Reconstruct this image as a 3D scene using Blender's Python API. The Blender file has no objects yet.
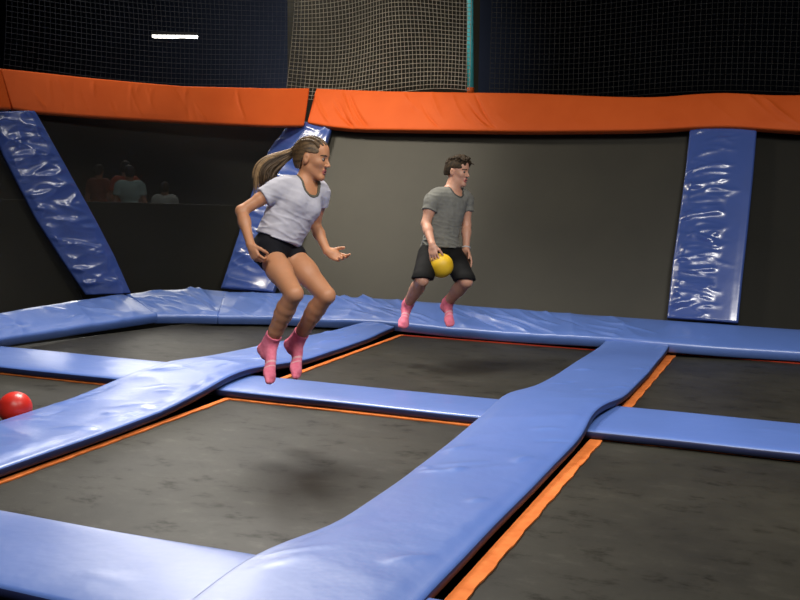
import bpy, math, random
import numpy as np
from mathutils import Vector, Matrix
scene = bpy.context.scene
COL = scene.collection
rng = np.random.RandomState(7)

# ------------------------------------------------------------------ tagging
def tag(o, label=None, cat=None, group=None, kind=None):
    if label: o['label'] = label
    if cat: o['category'] = cat
    if group: o['group'] = group
    if kind: o['kind'] = kind
    return o

def empty(name, loc=(0, 0, 0), rz=0.0):
    o = bpy.data.objects.new(name, None)
    o.empty_display_size = 0.1
    COL.objects.link(o)
    o.location = loc
    o.rotation_euler = (0, 0, rz)
    return o

def mesh_obj(name, verts, faces, mats, parent=None, smooth=True, midx=None):
    me = bpy.data.meshes.new(name)
    me.from_pydata([tuple(map(float, v)) for v in verts], [], [tuple(map(int, f)) for f in faces])
    if not isinstance(mats, (list, tuple)): mats = [mats]
    for m in mats: me.materials.append(m)
    if smooth: me.polygons.foreach_set('use_smooth', [True] * len(me.polygons))
    if midx is not None: me.polygons.foreach_set('material_index', np.asarray(midx, dtype=np.int32))
    me.update()
    o = bpy.data.objects.new(name, me)
    COL.objects.link(o)
    if parent: o.parent = parent
    return o

class MB:
    """collects simple solids into one mesh"""
    def __init__(s): s.v = []; s.f = []
    def add(s, vs, fs):
        n = len(s.v); s.v += [tuple(map(float, v)) for v in vs]; s.f += [tuple(i + n for i in f) for f in fs]; return s
    def box(s, a, b):
        x0, y0, z0 = a; x1, y1, z1 = b
        return s.add([(x0,y0,z0),(x1,y0,z0),(x1,y1,z0),(x0,y1,z0),(x0,y0,z1),(x1,y0,z1),(x1,y1,z1),(x0,y1,z1)],
                     [(0,3,2,1),(4,5,6,7),(0,1,5,4),(1,2,6,5),(2,3,7,6),(3,0,4,7)])
    def tube(s, pts, rad, n=8, close=True):
        pts = [Vector(p) for p in pts]
        if not hasattr(rad, '__len__'): rad = [rad] * len(pts)
        base = len(s.v); up = Vector((0, 0, 1))
        for i, p in enumerate(pts):
            t = (pts[min(i + 1, len(pts) - 1)] - pts[max(i - 1, 0)]).normalized()
            if abs(t.dot(up)) > .95: up = Vector((1, 0, 0)) if abs(t.x) < .9 else Vector((0, 1, 0))
            a = t.cross(up).normalized(); b = a.cross(t)
            up = b
            for k in range(n):
                q = p + (a * math.cos(2 * math.pi * k / n) + b * math.sin(2 * math.pi * k / n)) * rad[i]
                s.v.append(tuple(q))
        for i in range(len(pts) - 1):
            for k in range(n):
                s.f.append((base + i * n + k, base + i * n + (k + 1) % n, base + (i + 1) * n + (k + 1) % n, base + (i + 1) * n + k))
        if close:
            s.f.append(tuple(base + k for k in reversed(range(n))))
            s.f.append(tuple(base + (len(pts) - 1) * n + k for k in range(n)))
        return s
    def build(s, name, mat, parent=None, smooth=False):
        return mesh_obj(name, s.v, s.f, mat, parent, smooth)

# ------------------------------------------------------------------ materials
def new_mat(name):
    m = bpy.data.materials.new(name); m.use_nodes = True
    nt = m.node_tree; b = nt.nodes['Principled BSDF']
    return m, nt, b

def coords(nt, scale=(1, 1, 1)):
    tc = nt.nodes.new('ShaderNodeTexCoord'); mp = nt.nodes.new('ShaderNodeMapping')
    mp.inputs['Scale'].default_value = scale
    nt.links.new(tc.outputs['Object'], mp.inputs['Vector'])
    return mp.outputs['Vector']

def noise(nt, vec, scale, detail=3, rough=.55):
    n = nt.nodes.new('ShaderNodeTexNoise'); n.inputs['Scale'].default_value = scale
    n.inputs['Detail'].default_value = detail; n.inputs['Roughness'].default_value = rough
    nt.links.new(vec, n.inputs['Vector']); return n.outputs['Fac']

def ramp(nt, fac, stops):
    r = nt.nodes.new('ShaderNodeValToRGB'); el = r.color_ramp.elements
    el[0].position, el[0].color = stops[0][0], (*stops[0][1], 1)
    el[1].position, el[1].color = stops[-1][0], (*stops[-1][1], 1)
    for p, c in stops[1:-1]:
        e = el.new(p); e.color = (*c, 1)
    nt.links.new(fac, r.inputs['Fac']); return r.outputs['Color']

def bump(nt, b, fac, strength, dist):
    n = nt.nodes.new('ShaderNodeBump'); n.inputs['Strength'].default_value = strength
    n.inputs['Distance'].default_value = dist
    nt.links.new(fac, n.inputs['Height']); nt.links.new(n.outputs['Normal'], b.inputs['Normal']); return n

def mottled(name, c0, c1, scale=6, rough=.6, bscale=60, bstr=.2, bdist=.002, spec=.5, vec_scale=(1, 1, 1), detail=4):
    m, nt, b = new_mat(name); v = coords(nt, vec_scale)
    nt.links.new(ramp(nt, noise(nt, v, scale, detail), [(.3, c0), (.7, c1)]), b.inputs['Base Color'])
    b.inputs['Roughness'].default_value = rough; b.inputs['Specular IOR Level'].default_value = spec
    if bstr: bump(nt, b, noise(nt, v, bscale, 2), bstr, bdist)
    return m

M = {}
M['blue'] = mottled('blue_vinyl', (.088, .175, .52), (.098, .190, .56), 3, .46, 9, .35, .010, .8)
def coat(m, w_, r_):
    b = m.node_tree.nodes['Principled BSDF']; b.inputs['Coat Weight'].default_value = w_; b.inputs['Coat Roughness'].default_value = r_
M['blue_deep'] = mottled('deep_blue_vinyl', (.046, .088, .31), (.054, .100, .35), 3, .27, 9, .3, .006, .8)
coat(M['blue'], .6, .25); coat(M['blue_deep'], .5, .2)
M['navy'] = mottled('navy_vinyl_edge', (.014, .020, .075), (.018, .026, .09), 3, .5, 9, .1, .004)  # blue vinyl with the shade on the pad sides put into its colour
M['orange'] = mottled('orange_vinyl', (.55, .085, .012), (.60, .100, .016), 3, .6, 10, .25, .005, .2)
M['webbing'] = mottled('orange_webbing', (.62, .15, .03), (.85, .24, .06), 9, .8, 300, .4, .002, .2)
M['red_webbing'] = mottled('red_webbing', (.35, .03, .015), (.45, .05, .02), 9, .8, 300, .4, .002, .2)
M['black'] = mottled('black_steel', (.006, .006, .006), (.01, .01, .01), 4, .7, 50, .1, .001, .2)
M['hall'] = mottled('dark_hall_paint', (.022, .029, .052), (.030, .038, .068), .4, .9, 20, .1, .004, .1)
M['ceiling'] = mottled('black_ceiling_paint', (.006, .007, .010), (.008, .009, .012), .6, 1.0, 20, 0, .004, 0)
M['concrete'] = mottled('dark_concrete', (.02, .02, .02), (.03, .03, .028), 1.2, .85, 30, .2, .004, .2)

def mat_fabric(name, c0, c1, rough, spec, weave=True, scuffs=True, trans=0.0):
    m, nt, b = new_mat(name); v = coords(nt)
    n1 = noise(nt, v, 1.3, 6, .62)
    col = ramp(nt, n1, [(.28, c0), (.72, c1)])
    if scuffs:
        v2 = coords(nt, (1.0, 1.7, 1)); n2 = noise(nt, v2, 3.2, 10, .74)
        sc = ramp(nt, n2, [(.34, (.35, .35, .35)), (.46, (.95, .95, .95)), (.56, (1, 1, 1)), (.70, (1.5, 1.5, 1.45))])
        mx = nt.nodes.new('ShaderNodeMixRGB'); mx.blend_type = 'MULTIPLY'; mx.inputs[0].default_value = .8
        nt.links.new(col, mx.inputs[1]); nt.links.new(sc, mx.inputs[2]); col = mx.outputs[0]
        mm = nt.nodes.new('ShaderNodeMath'); mm.operation = 'MULTIPLY'; mm.inputs[1].default_value = spec; nt.links.new(sc, mm.inputs[0])
    nt.links.new(col, b.inputs['Base Color'])
    b.inputs['Roughness'].default_value = rough; b.inputs['Specular IOR Level'].default_value = spec
    if scuffs: nt.links.new(mm.outputs[0], b.inputs['Specular IOR Level'])
    if weave: bump(nt, b, noise(nt, v, 260, 2), .35, .0015)
    if trans:
        tr = nt.nodes.new('ShaderNodeBsdfTransparent'); ms = nt.nodes.new('ShaderNodeMixShader')
        ms.inputs[0].default_value = trans
        nt.links.new(b.outputs[0], ms.inputs[1]); nt.links.new(tr.outputs[0], ms.inputs[2])
        nt.links.new(ms.outputs[0], nt.nodes['Material Output'].inputs['Surface'])
    return m
M['bed'] = mat_fabric('woven_black_bed', (.012, .0115, .0085), (.036, .034, .025), .52, .42)
M['wall_bed'] = mat_fabric('woven_wall_bed', (.020, .019, .014), (.030, .028, .020), .54, .45, scuffs=False)
M['mesh_bed'] = mat_fabric('open_weave_wall_bed', (.014, .014, .011), (.020, .019, .015), .7, .25, scuffs=False, trans=.35)

# ------------------------------------------------------------------ padded strips
def resample(pts, n):
    """smooth resampling of a polyline at n points spaced evenly in arc length"""
    P = np.array(pts, float)
    s = np.r_[0, np.cumsum(np.linalg.norm(np.diff(P, axis=0), axis=1))]
    t = np.linspace(0, s[-1], n)
    # monotone-ish cubic: linear interpolation followed by light smoothing
    Q = np.stack([np.interp(t, s, P[:, k]) for k in range(3)], 1)
    w = max(1, int(n * .012))
    for _ in range(3):
        R_ = Q.copy()
        R_[w:-w] = (Q[:-2 * w] + Q[w:-w] * 2 + Q[2 * w:]) / 4
        Q = R_
    return Q, s[-1]

def folds(seed, n, ang, L, amp, width, urange=(0, 1), W=.7, length=(.2, .6), sharp=1.0):
    """random creases: list of (u0, v0, direction, length, width, amp) in metres on the strip"""
    r = np.random.RandomState(seed); out = []
    for _ in range(n):
        a = math.radians(r.uniform(*ang))
        out.append((r.uniform(urange[0], urange[1]) * W, r.uniform(0, L), math.cos(a), math.sin(a), r.uniform(*length), r.uniform(*width), r.uniform(*amp) * (1 if r.rand() < .7 else -.7)))
    return out

def fold_height(fl, U, V):
    h = np.zeros_like(U)
    for (u0, v0, c, s, ln, w, a) in fl:
        du, dv = U - u0, V - v0
        al = du * c + dv * s; ac = -du * s + dv * c
        ac = ac + .05 * ln * np.sin(al / ln * 3 + u0 * 9)
        tp = np.clip(1 - (al / ln) ** 2, 0, 1) ** 1.5
        h += a * tp * np.exp(-np.abs(ac / w) ** 1.15)
    return h

def crinkle(U, V, seed, su, sv, amp):
    n1 = low_noise(U * su + .12 * np.sin(V * 9), V * sv, seed, 1.0, 9)
    n2 = low_noise(U * su * 1.9, V * sv * 1.7, seed + 3, 1.0, 9)
    return amp * (np.clip(1 - np.abs(n1) * 3.2, 0, 1) ** 1.6 + .5 * np.clip(1 - np.abs(n2) * 3.2, 0, 1) ** 1.6)

def low_noise(U, V, seed, sc, n=14):
    r = np.random.RandomState(seed); h = np.zeros_like(U)
    for _ in range(n):
        a = r.uniform(0, 6.28); k = r.uniform(.4, 1.6) * sc
        h += np.sin(U * math.cos(a) * k + V * math.sin(a) * k + r.uniform(0, 6.28))
    return h / n

def pad(name, Lp, Rp, th, mat, parent=None, step=.03, fl=(), bulge=.008, r=.022, wav=(0, 1), up=None, side_mat=None, seed=1, edge_wob=0, crk=None):
    """soft slab between a left and a right edge (given on its top face); thickness th goes down"""
    length = max(np.linalg.norm(np.diff(np.array(Lp, float), axis=0), axis=1).sum(), .2)
    n = max(8, int(length / step))
    Lq, Ll = resample(Lp, n); Rq, Rl = resample(Rp, n)
    W = np.linalg.norm(Rq - Lq, axis=1); Wm = W.mean()
    nu = max(6, int(Wm / step))
    us = np.linspace(0, 1, nu + 1)
    V = np.linspace(0, length, n)[:, None] * np.ones((1, nu + 1))
    U = us[None, :] * Wm * np.ones((n, 1))
    across = Rq - Lq; al = np.gradient((Lq + Rq) / 2, axis=0)
    N = np.cross(across, al); N /= np.linalg.norm(N, axis=1)[:, None]
    if up is not None and (N @ np.array(up)).mean() < 0: N = -N
    H = bulge * np.sin(np.pi * us)[None, :] ** .6 + fold_height(fl, U, V) + wav[0] * low_noise(U, V, seed, wav[1])
    if crk:
        for (sd, su, sv, am, u0, u1, v0, v1) in crk:
            mk = np.clip((U / Wm - u0) / .08, 0, 1) * np.clip((u1 - U / Wm) / .12 + .15 * np.sin(V * 31 + sd), 0, 1) * np.clip((V / length - v0) / .05, 0, 1) * np.clip((v1 - V / length) / .05, 0, 1)
            H = H + crinkle(U, V, sd, su, sv, am) * mk
    edge = np.minimum(us, 1 - us)[None, :] * Wm
    H = H * np.clip(.25 + edge / .08, 0, 1)
    vt = np.clip(np.minimum(V, length - V) / .02, 0, 1)
    P = Lq[:, None, :] + us[None, :, None] * across[:, None, :]
    if edge_wob:
        wob = edge_wob * low_noise(V * 1.0, V * 0, seed + 5, 9.0)
        P += (wob * (1 - 2 * us)[None, :])[:, :, None] * (across / W[:, None])[:, None, :]
    # inset of the top grid to leave room for the rounded edge
    ah = across / W[:, None]
    ins = r * np.where(us < .5, 1, -1)[None, :] * np.clip(1 - edge / .12, 0, 1)
    top = P + ah[:, None, :] * ins[:, :, None] + N[:, None, :] * H[:, :, None]
    ring = []
    def off(side, o, d):  # side 0 left,1 right ; o outward from inset, d downwards
        b = (P[:, 0] + ah * r) if side == 0 else (P[:, -1] - ah * r)
        hh = H[:, 0] if side == 0 else H[:, -1]
        return b + ah * (o if side else -o) + N * (hh[:, None] * (1 - d / max(th, .001)) - d)
    arc = [(r * math.sin(a), r * (1 - math.cos(a))) for a in (.52, 1.05, 1.57)]
    cols = [off(0, r * .4, th)] + [off(0, r, th - r * .5)] + [off(0, o, d) for o, d in reversed(arc)]
    cols += [top[:, k] for k in range(nu + 1)]
    cols += [off(1, o, d) for o, d in arc] + [off(1, r, th - r * .5)] + [off(1, r * .4, th)]
    C = np.stack(cols, 1); m = C.shape[1]
    idx = np.arange(n * m).reshape(n, m)
    F = []; MI = []
    nl = 5
    flip = None
    for j in range(m):
        j2 = (j + 1) % m
        a, b, c, d = idx[:-1, j], idx[:-1, j2], idx[1:, j2], idx[1:, j]
        F.append(np.stack([a, b, c, d], 1))
        side = (j < 3) or (j >= m - 4)
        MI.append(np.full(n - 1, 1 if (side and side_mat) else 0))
    F = np.concatenate(F); MI = np.concatenate(MI)
    Vv = C.reshape(-1, 3)
    # orientation: make sure the top faces point along N
    f0 = idx[n // 2, nl + nu // 2], idx[n // 2, nl + nu // 2 + 1], idx[n // 2 + 1, nl + nu // 2 + 1]
    nn = np.cross(Vv[f0[1]] - Vv[f0[0]], Vv[f0[2]] - Vv[f0[1]])
    if nn @ N[n // 2] < 0: F = F[:, ::-1]
    caps = [tuple(idx[0]), tuple(idx[-1][::-1])]
    if nn @ N[n // 2] < 0: pass
    else: caps = [tuple(c[::-1]) for c in caps]
    faces = [tuple(f) for f in F] + caps
    MI = list(MI) + [1 if side_mat else 0] * 2
    return mesh_obj(name, Vv, faces, [mat, side_mat] if side_mat else mat, parent, True, MI)

# ================================================================== SETTING
def struct(name, o): o.name = name; o['kind'] = 'structure'; return o
struct('floor', MB().box((-42, -9, -1.1), (18, 46, -1.0)).build('floor', M['concrete']))
struct('ceiling', MB().box((-42, -9, 14), (18, 46, 14.1)).build('ceiling', M['ceiling']))
struct('wall_back', MB().box((-42, 46, -1), (18, 46.2, 14)).build('wall_back', M['hall']))
struct('wall_front', MB().box((-42, -9.2, -1), (18, -9, 14)).build('wall_front', M['hall']))
struct('wall_left', MB().box((-42.2, -9, -1), (-42, 46, 14)).build('wall_left', M['hall']))
struct('wall_right', MB().box((18, -9, -1), (18.2, 46, 14)).build('wall_right', M['hall']))

# black steel deck frame that carries the floor pads
def deck(name, boxes):
    m = MB()
    for a, b in boxes: m.box(a, b)
    return struct(name, m.build(name, M['black']))
deck('trim_1', [((-4.34, 1.2, -1.0), (-3.95, 9.0, .02)), ((-1.76, .4, -1.0), (-1.36, 9.0, .02)),
                ((-6.75, 6.26, -1.0), (-4.34, 6.50, .02)), ((-3.95, 6.26, -1.0), (-1.76, 6.50, .02)), ((-1.36, 6.26, -1.0), (2.6, 6.50, .02)),
                ((-3.95, 2.9, -1.0), (-1.76, 3.2, .02)), ((-1.36, 2.9, -1.0), (2.6, 3.2, .02)), ((-6.9, 2.9, -1.0), (-4.34, 3.2, .02))])
deck('trim_2', [((-5.6, 9.5, -1.0), (2.6, 9.68, .1))])

# ------------------------------------------------------------------ trampolines (floor beds)
def trampoline(name, x0, y0, x1, y1, label, webs, wide=.035, poly=None, redback=False):
    root = empty(name, ((x0 + x1) / 2, (y0 + y1) / 2, .04))
    tag(root, label, 'trampoline', 'rectangular trampoline beds of the court floor')
    cx, cy = root.location.x, root.location.y
    if poly is None: poly = [(x0, y0), (x1, y0), (x1, y1), (x0, y1)]
    # bed: fine grid for a gentle sag
    nx, ny = 24, 24
    V = []; F = []
    A, B, Cc, D = [np.array(p, float) for p in poly]
    for j in range(ny + 1):
        for i in range(nx + 1):
            s, t = i / nx, j / ny
            p = (A * (1 - s) + B * s) * (1 - t) + (D * (1 - s) + Cc * s) * t
            V.append((p[0] - cx, p[1] - cy, -.012 * math.sin(math.pi * s) * math.sin(math.pi * t)))
    for j in range(ny):
        for i in range(nx):
            a = j * (nx + 1) + i; F.append((a, a + 1, a + nx + 2, a + nx + 1))
    n = len(V)
    V += [(x, y, z - .008) for x, y, z in V]
    F += [tuple(n + k for k in reversed(f)) for f in F]
    mesh_obj('bed', V, F, M['bed'], root)
    # webbing strips stitched along the visible borders
    edges = {'front': (A, B), 'right': (B, Cc), 'back': (Cc, D), 'left': (D, A)}
    cen = (A + B + Cc + D) / 4
    for e in webs:
        p, q = edges[e]
        t = (q - p) / np.linalg.norm(q - p); nrm = np.array([-t[1], t[0]])
        if nrm @ (cen - p) < 0: nrm = -nrm
        w = wide[e] if isinstance(wide, dict) else wide
        k = max(8, int(np.linalg.norm(q - p) / .05))
        vs = []; fs = []
        for i in range(k + 1):
            c = p + (q - p) * i / k
            wob = .0035 * math.sin(i * .9 + p[0]) + .002 * math.sin(i * 2.3)
            for o, z in ((-.004, .001), (-.004, .008), (w + wob, .009), (w + wob, .001)):
                c2 = c + nrm * o; vs.append((c2[0] - cx, c2[1] - cy, z))
        for i in range(k):
            for s in range(4):
                a = i * 4 + s; b = i * 4 + (s + 1) % 4; fs.append((a, b, b + 4, a + 4))
        fs += [(3, 2, 1, 0), tuple(k * 4 + s for s in range(4))]
        mesh_obj('webbing', vs, fs, M['red_webbing'] if (redback and e == 'back') else M['webbing'], root, False)
    # short coil springs run from the bed to the steel frame under the pads
    return root

trampoline('trampoline', -3.765, 3.2, -1.84, 6.005, 'large grey-black trampoline bed in the middle foreground, under the jumping girl', ('left', 'back'), {'left': .045, 'back': .045})
trampoline('trampoline', -1.205, 3.2, 2.6, 6.01, 'dark trampoline bed at the lower right with a wide orange left border', ('left', 'back'), {'left': .07, 'back': .04})
trampoline('trampoline', -3.765, 6.56, -1.80, 9.16, 'trampoline bed at the back below the jumping man', ('left', 'back'), {'left': .045, 'back': .03}, redback=True)
trampoline('trampoline', -1.205, 6.56, 2.6, 9.27, 'dark trampoline bed at the far right below the upright blue pad', ('left', 'back'), {'left': .075, 'back': .03}, redback=True)
trampoline('trampoline', -6.75, 3.2, -4.40, 6.03, 'trampoline bed at the left edge with the red ball on it', ('back',), {'back': .045})
trampoline('trampoline', -6.6, 6.56, -4.40, 9.3, 'trampoline bed in the far left corner inside the ring of low blue pads', (), .04,
           poly=[(-6.75, 6.56), (-4.40, 6.56), (-4.40, 9.25), (-6.0, 9.05)])

# ------------------------------------------------------------------ floor pads
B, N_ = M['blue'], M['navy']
UP = (0, 0, 1)
def floor_pad(name, Lp, Rp, label, **k):
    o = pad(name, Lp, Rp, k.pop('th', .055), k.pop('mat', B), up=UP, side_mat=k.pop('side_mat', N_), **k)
    return tag(o, label, 'safety pad', 'blue floor pads between the trampolines')

def xyz(pts): return [(p[0], p[1], p[2]) for p in pts]
# central lengthwise pad
floor_pad('floor_pad',
    [(-1.93, 1.2, .13), (-1.94, 2.6, .13), (-1.98, 3.20, .135), (-1.96, 3.42, .135), (-1.85, 3.75, .13), (-1.84, 4.5, .125), (-1.86, 5.3, .13), (-1.85, 5.8, .165), (-1.86, 6.1, .18), (-1.88, 6.38, .18), (-1.84, 6.60, .17), (-1.80, 6.85, .15), (-1.79, 7.4, .13), (-1.77, 8.2, .13), (-1.74, 8.8, .135), (-1.74, 9.10, .15)],
    [(-1.20, 1.2, .12), (-1.20, 2.6, .12), (-1.225, 3.20, .12), (-1.225, 3.58, .12), (-1.225, 4.1, .12), (-1.22, 4.6, .12), (-1.21, 5.3, .125), (-1.19, 5.65, .15), (-1.21, 5.95, .185), (-1.22, 6.20, .19), (-1.19, 6.45, .185), (-1.17, 6.65, .16), (-1.17, 7.0, .13), (-1.17, 7.9, .12), (-1.18, 8.8, .13), (-1.18, 9.10, .15)],
    'long blue floor pad running through the middle from the foreground to the back wall',
    step=.018, crk=[(25, 3, 4, .005, .05, .97, .15, .80)], fl=folds(3, 34, (20, 75), 8, (.005, .014), (.014, .03), W=.7, length=(.06, .2)) + folds(4, 16, (-20, 20), 8, (.002, .004), (.03, .06), urange=(.8, 1), length=(.05, .12)),
    wav=(.006, 7), seed=2, edge_wob=.006)
# left lengthwise pad
floor_pad('floor_pad',
    [(-4.48, 1.2, .12), (-4.47, 4.6, .12), (-4.48, 5.3, .13), (-4.52, 5.9, .17), (-4.54, 6.4, .18), (-4.47, 6.9, .15), (-4.44, 7.6, .125), (-4.25, 8.6, .13), (-4.16, 9.15, .15)],
    [(-3.76, 1.2, .12), (-3.745, 3.8, .12), (-3.73, 4.5, .12), (-3.74, 5.2, .125), (-3.77, 5.7, .15), (-3.82, 6.1, .18), (-3.84, 6.45, .18), (-3.82, 6.8, .15), (-3.77, 7.2, .125), (-3.77, 8.4, .12), (-3.79, 9.08, .14)],
    'long pale blue floor pad running past the red ball to the back wall',
    fl=folds(13, 75, (20, 90), 8, (.006, .016), (.012, .03), W=.75, length=(.06, .26)), step=.016, crk=[(5, 4, 5, .012, .1, .97, .25, .80)],
    wav=(.011, 8), seed=4, edge_wob=.008)
# crosswise pads
def cross_pad(x0, x1, yb, yf, label, z=.105, seed=0, **k):
    xs = np.linspace(x0, x1, 8)
    return floor_pad('floor_pad', [(x, yb + .006 * math.sin(x * 4 + seed), z) for x in xs], [(x, yf + .006 * math.sin(x * 5 + seed), z) for x in xs], label,
                     fl=folds(20 + seed, 10, (60, 120), x1 - x0, (.002, .005), (.02, .05), length=(.05, .15)), wav=(.004, 6), seed=seed, **k)
cross_pad(-3.98, -1.80, 6.53, 5.99, 'blue floor pad crossing between the two long pads, below the feet of the girl', seed=3)
cross_pad(-1.30, 2.6, 6.68, 5.94, 'blue floor pad reaching from the central long pad to the right edge', seed=5)
cross_pad(-6.9, -4.40, 6.70, 5.99, 'blue floor pad at the left edge behind the red ball', seed=7)
cross_pad(-3.76, -1.86, 3.38, 2.72, 'blue floor pad across the bottom left corner', z=.11, seed=9)
cross_pad(-1.25, 2.6, 3.30, 2.62, 'blue floor pad at the bottom edge right of the central long pad', z=.10, seed=11)

# ------------------------------------------------------------------ low pads along the foot of the walls
def wall_pad(name, F_, Bk, label, **k):
    k.setdefault('step', .016)
    o = pad(name, Bk, F_, k.pop('th', .10), k.pop('mat', B), up=UP, side_mat=k.pop('side_mat', None), **k)
    return tag(o, label, 'safety pad', 'low blue pads along the foot of the walls')
wall_pad('wall_foot_pad',
    [(-5.66, 8.86, .15), (-5.2, 9.06, .15), (-4.6, 9.12, .15), (-4.1, 9.14, .17), (-3.7, 9.14, .165), (-3.2, 9.12, .15), (-2.5, 9.12, .15), (-1.9, 9.08, .17), (-1.5, 9.05, .185), (-1.15, 9.08, .17), (-.6, 9.18, .15), (-.1, 9.22, .15), (2.6, 9.25, .15)],
    [(-6.05, 9.64, .30), (-5.6, 9.75, .305), (-4.6, 9.77, .31), (-4.1, 9.77, .315), (-3.7, 9.77, .31), (-3.2, 9.76, .30), (-2.5, 9.75, .29), (-1.9, 9.74, .285), (-1.5, 9.74, .285), (-1.15, 9.74, .282), (-.6, 9.74, .278), (-.1, 9.74, .275), (2.6, 9.74, .27)],
    'long low blue pad along the foot of the back wall, behind the man', r=.03,
    fl=folds(31, 44, (30, 70), 4.6, (.009, .022), (.014, .032), W=.7, length=(.15, .42)) + folds(33, 12, (38, 58), 3.4, (.030, .045), (.012, .02), W=.5, length=(.3, .6)) + folds(32, 26, (100, 150), 8.5, (.003, .007), (.02, .04), W=.7, length=(.08, .25)),
    wav=(.010, 7), seed=12, edge_wob=.006, crk=[(15, 3, 5, .016, -.1, 1.1, -.1, .55)])
wall_pad('wall_foot_pad',
    [(-6.24, 8.60, .15), (-6.05, 8.72, .15), (-5.85, 8.80, .15), (-5.66, 8.86, .15)],
    [(-6.93, 9.03, .29), (-6.65, 9.30, .32), (-6.35, 9.52, .33), (-6.05, 9.70, .30)],
    'short low blue pad across the far left corner', r=.03,
    fl=folds(41, 16, (20, 80), 1.0, (.01, .026), (.014, .032), W=.75, length=(.12, .4)), wav=(.008, 9), seed=14, crk=[(17, 3, 5, .018, -.1, 1.1, -.1, 1.1)])
wall_pad('wall_foot_pad',
    [(-6.62, 3.0, .15), (-6.60, 5.0, .15), (-6.52, 6.8, .15), (-6.40, 7.8, .15), (-6.22, 8.62, .16)],
    [(-6.86, 3.0, .32), (-6.86, 5.0, .32), (-6.84, 6.8, .32), (-6.90, 7.8, .315), (-6.97, 9.02, .29)],
    'low blue pad along the foot of the left wall', r=.03,
    fl=folds(51, 44, (35, 95), 6, (.009, .022), (.014, .032), W=.5, length=(.1, .35)), wav=(.010, 8), seed=16, crk=[(19, 3, 5, .018, -.1, 1.1, -.1, 1.1)])

# ------------------------------------------------------------------ leaning wall trampolines
def sheet(name, A, Bq, Cq, D, mat, label, cat='wall trampoline', group='leaning wall trampolines', th=.012, sag=.03):
    A, Bq, Cq, D = [np.array(p, float) for p in (A, Bq, Cq, D)]
    nx, ny = 40, 20; V = []; F = []
    nr = np.cross(Bq - A, D - A); nr /= np.linalg.norm(nr)
    for j in range(ny + 1):
        for i in range(nx + 1):
            s, t = i / nx, j / ny
            p = (A * (1 - s) + Bq * s) * (1 - t) + (D * (1 - s) + Cq * s) * t
            V.append(p - nr * sag * math.sin(math.pi * s) * math.sin(math.pi * t))
    for j in range(ny):
        for i in range(nx):
            a = j * (nx + 1) + i; F.append((a, a + 1, a + nx + 2, a + nx + 1))
    n = len(V); F2 = [tuple(n + k for k in reversed(f)) for f in F]
    V = V + [v - nr * th for v in V]
    return tag(mesh_obj(name, V, F + F2, mat), label, cat, group)
sheet('wall_trampoline', (-5.80, 9.84, .16), (-.98, 9.84, .16), (-.98, 11.02, 2.32), (-5.60, 11.02, 2.40), M['wall_bed'], 'wide leaning wall bed behind the man, grey and softly lit')
sheet('wall_trampoline', (-.96, 9.84, .16), (2.6, 9.84, .16), (2.6, 11.02, 2.30), (-.96, 11.02, 2.32), M['mesh_bed'], 'dark leaning wall bed right of the upright pad')
sheet('wall_trampoline', (-7.02, 9.08, .16), (-6.12, 10.12, .16), (-5.92, 11.32, 2.40), (-7.74, 8.28, 2.42), M['mesh_bed'], 'dark see-through wall bed in the far left corner, people behind it', sag=.01)
sheet('wall_trampoline', (-6.95, 3.0, .16), (-7.25, 8.80, .16), (-7.95, 8.06, 2.42), (-8.05, 3.0, 2.42), M['mesh_bed'], 'dark leaning wall bed at the left edge')

# ------------------------------------------------------------------ upright pads covering the wall joints
def post_pad(Lp, Rp, label, fl, seed, **k):
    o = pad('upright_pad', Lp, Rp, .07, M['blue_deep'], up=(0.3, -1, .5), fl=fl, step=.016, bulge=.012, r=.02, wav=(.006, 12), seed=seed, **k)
    return tag(o, label, 'safety pad', 'upright blue pads over the wall joints')
off3 = np.array((0, -.04, .02))
def sh(p, o): return [tuple(np.array(q) + o) for q in p]
post_pad(sh([(-1.289, 10.783, 2.075), (-1.284, 10.559, 1.682), (-1.291, 10.309, 1.243), (-1.302, 10.041, .773), (-1.297, 9.775, .285)], off3),
         sh([(-.648, 10.781, 2.072), (-.644, 10.508, 1.592), (-.648, 10.239, 1.12), (-.657, 9.955, .622), (-.659, 9.775, .28)], off3),
         'upright blue pad on the back wall at the right, creased down its left side',
         folds(61, 50, (-22, 22), 2.0, (.006, .018), (.008, .022), urange=(0, .62), W=.63, length=(.1, .26)), 21, crk=[(3, 6, 26, .024, -.1, .66, .18, 1.05)])
post_pad(sh([(-5.937, 10.917, 2.152), (-6.103, 10.753, 1.864), (-6.17, 10.491, 1.404), (-6.193, 10.185, .868), (-6.225, 9.86, .29)], (.05, -.13, .03)),
         sh([(-5.365, 10.915, 2.148), (-5.406, 10.661, 1.703), (-5.447, 10.369, 1.191), (-5.504, 10.117, .749), (-5.559, 9.86, .29)], (.05, -.13, .03)),
         'upright blue pad in the back corner, behind the girl',
         folds(62, 40, (-35, 35), 2.0, (.008, .02), (.010, .028), W=.65, length=(.1, .35)), 22, crk=[(8, 6, 14, .022, -.1, 1.1, -.1, 1.1)])
o1 = np.array((.05, -.02, .02))
post_pad(sh([(-7.778, 7.988, 2.154), (-7.701, 8.076, 1.741), (-7.512, 8.305, 1.094), (-7.351, 8.504, .653), (-7.21, 8.685, .28)], o1),
         sh([(-7.508, 8.349, 2.183), (-7.319, 8.582, 1.609), (-7.134, 8.808, 1.044), (-7.026, 8.94, .689), (-6.92, 9.07, .28)], o1),
         'slanting blue pad between the left wall and the corner wall, wrinkled all over',
         folds(63, 46, (-30, 30), 2.0, (.006, .016), (.009, .022), W=.45, length=(.08, .3)), 23, crk=[(6, 6, 15, .020, -.1, 1.1, -.1, 1.1)])

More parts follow.
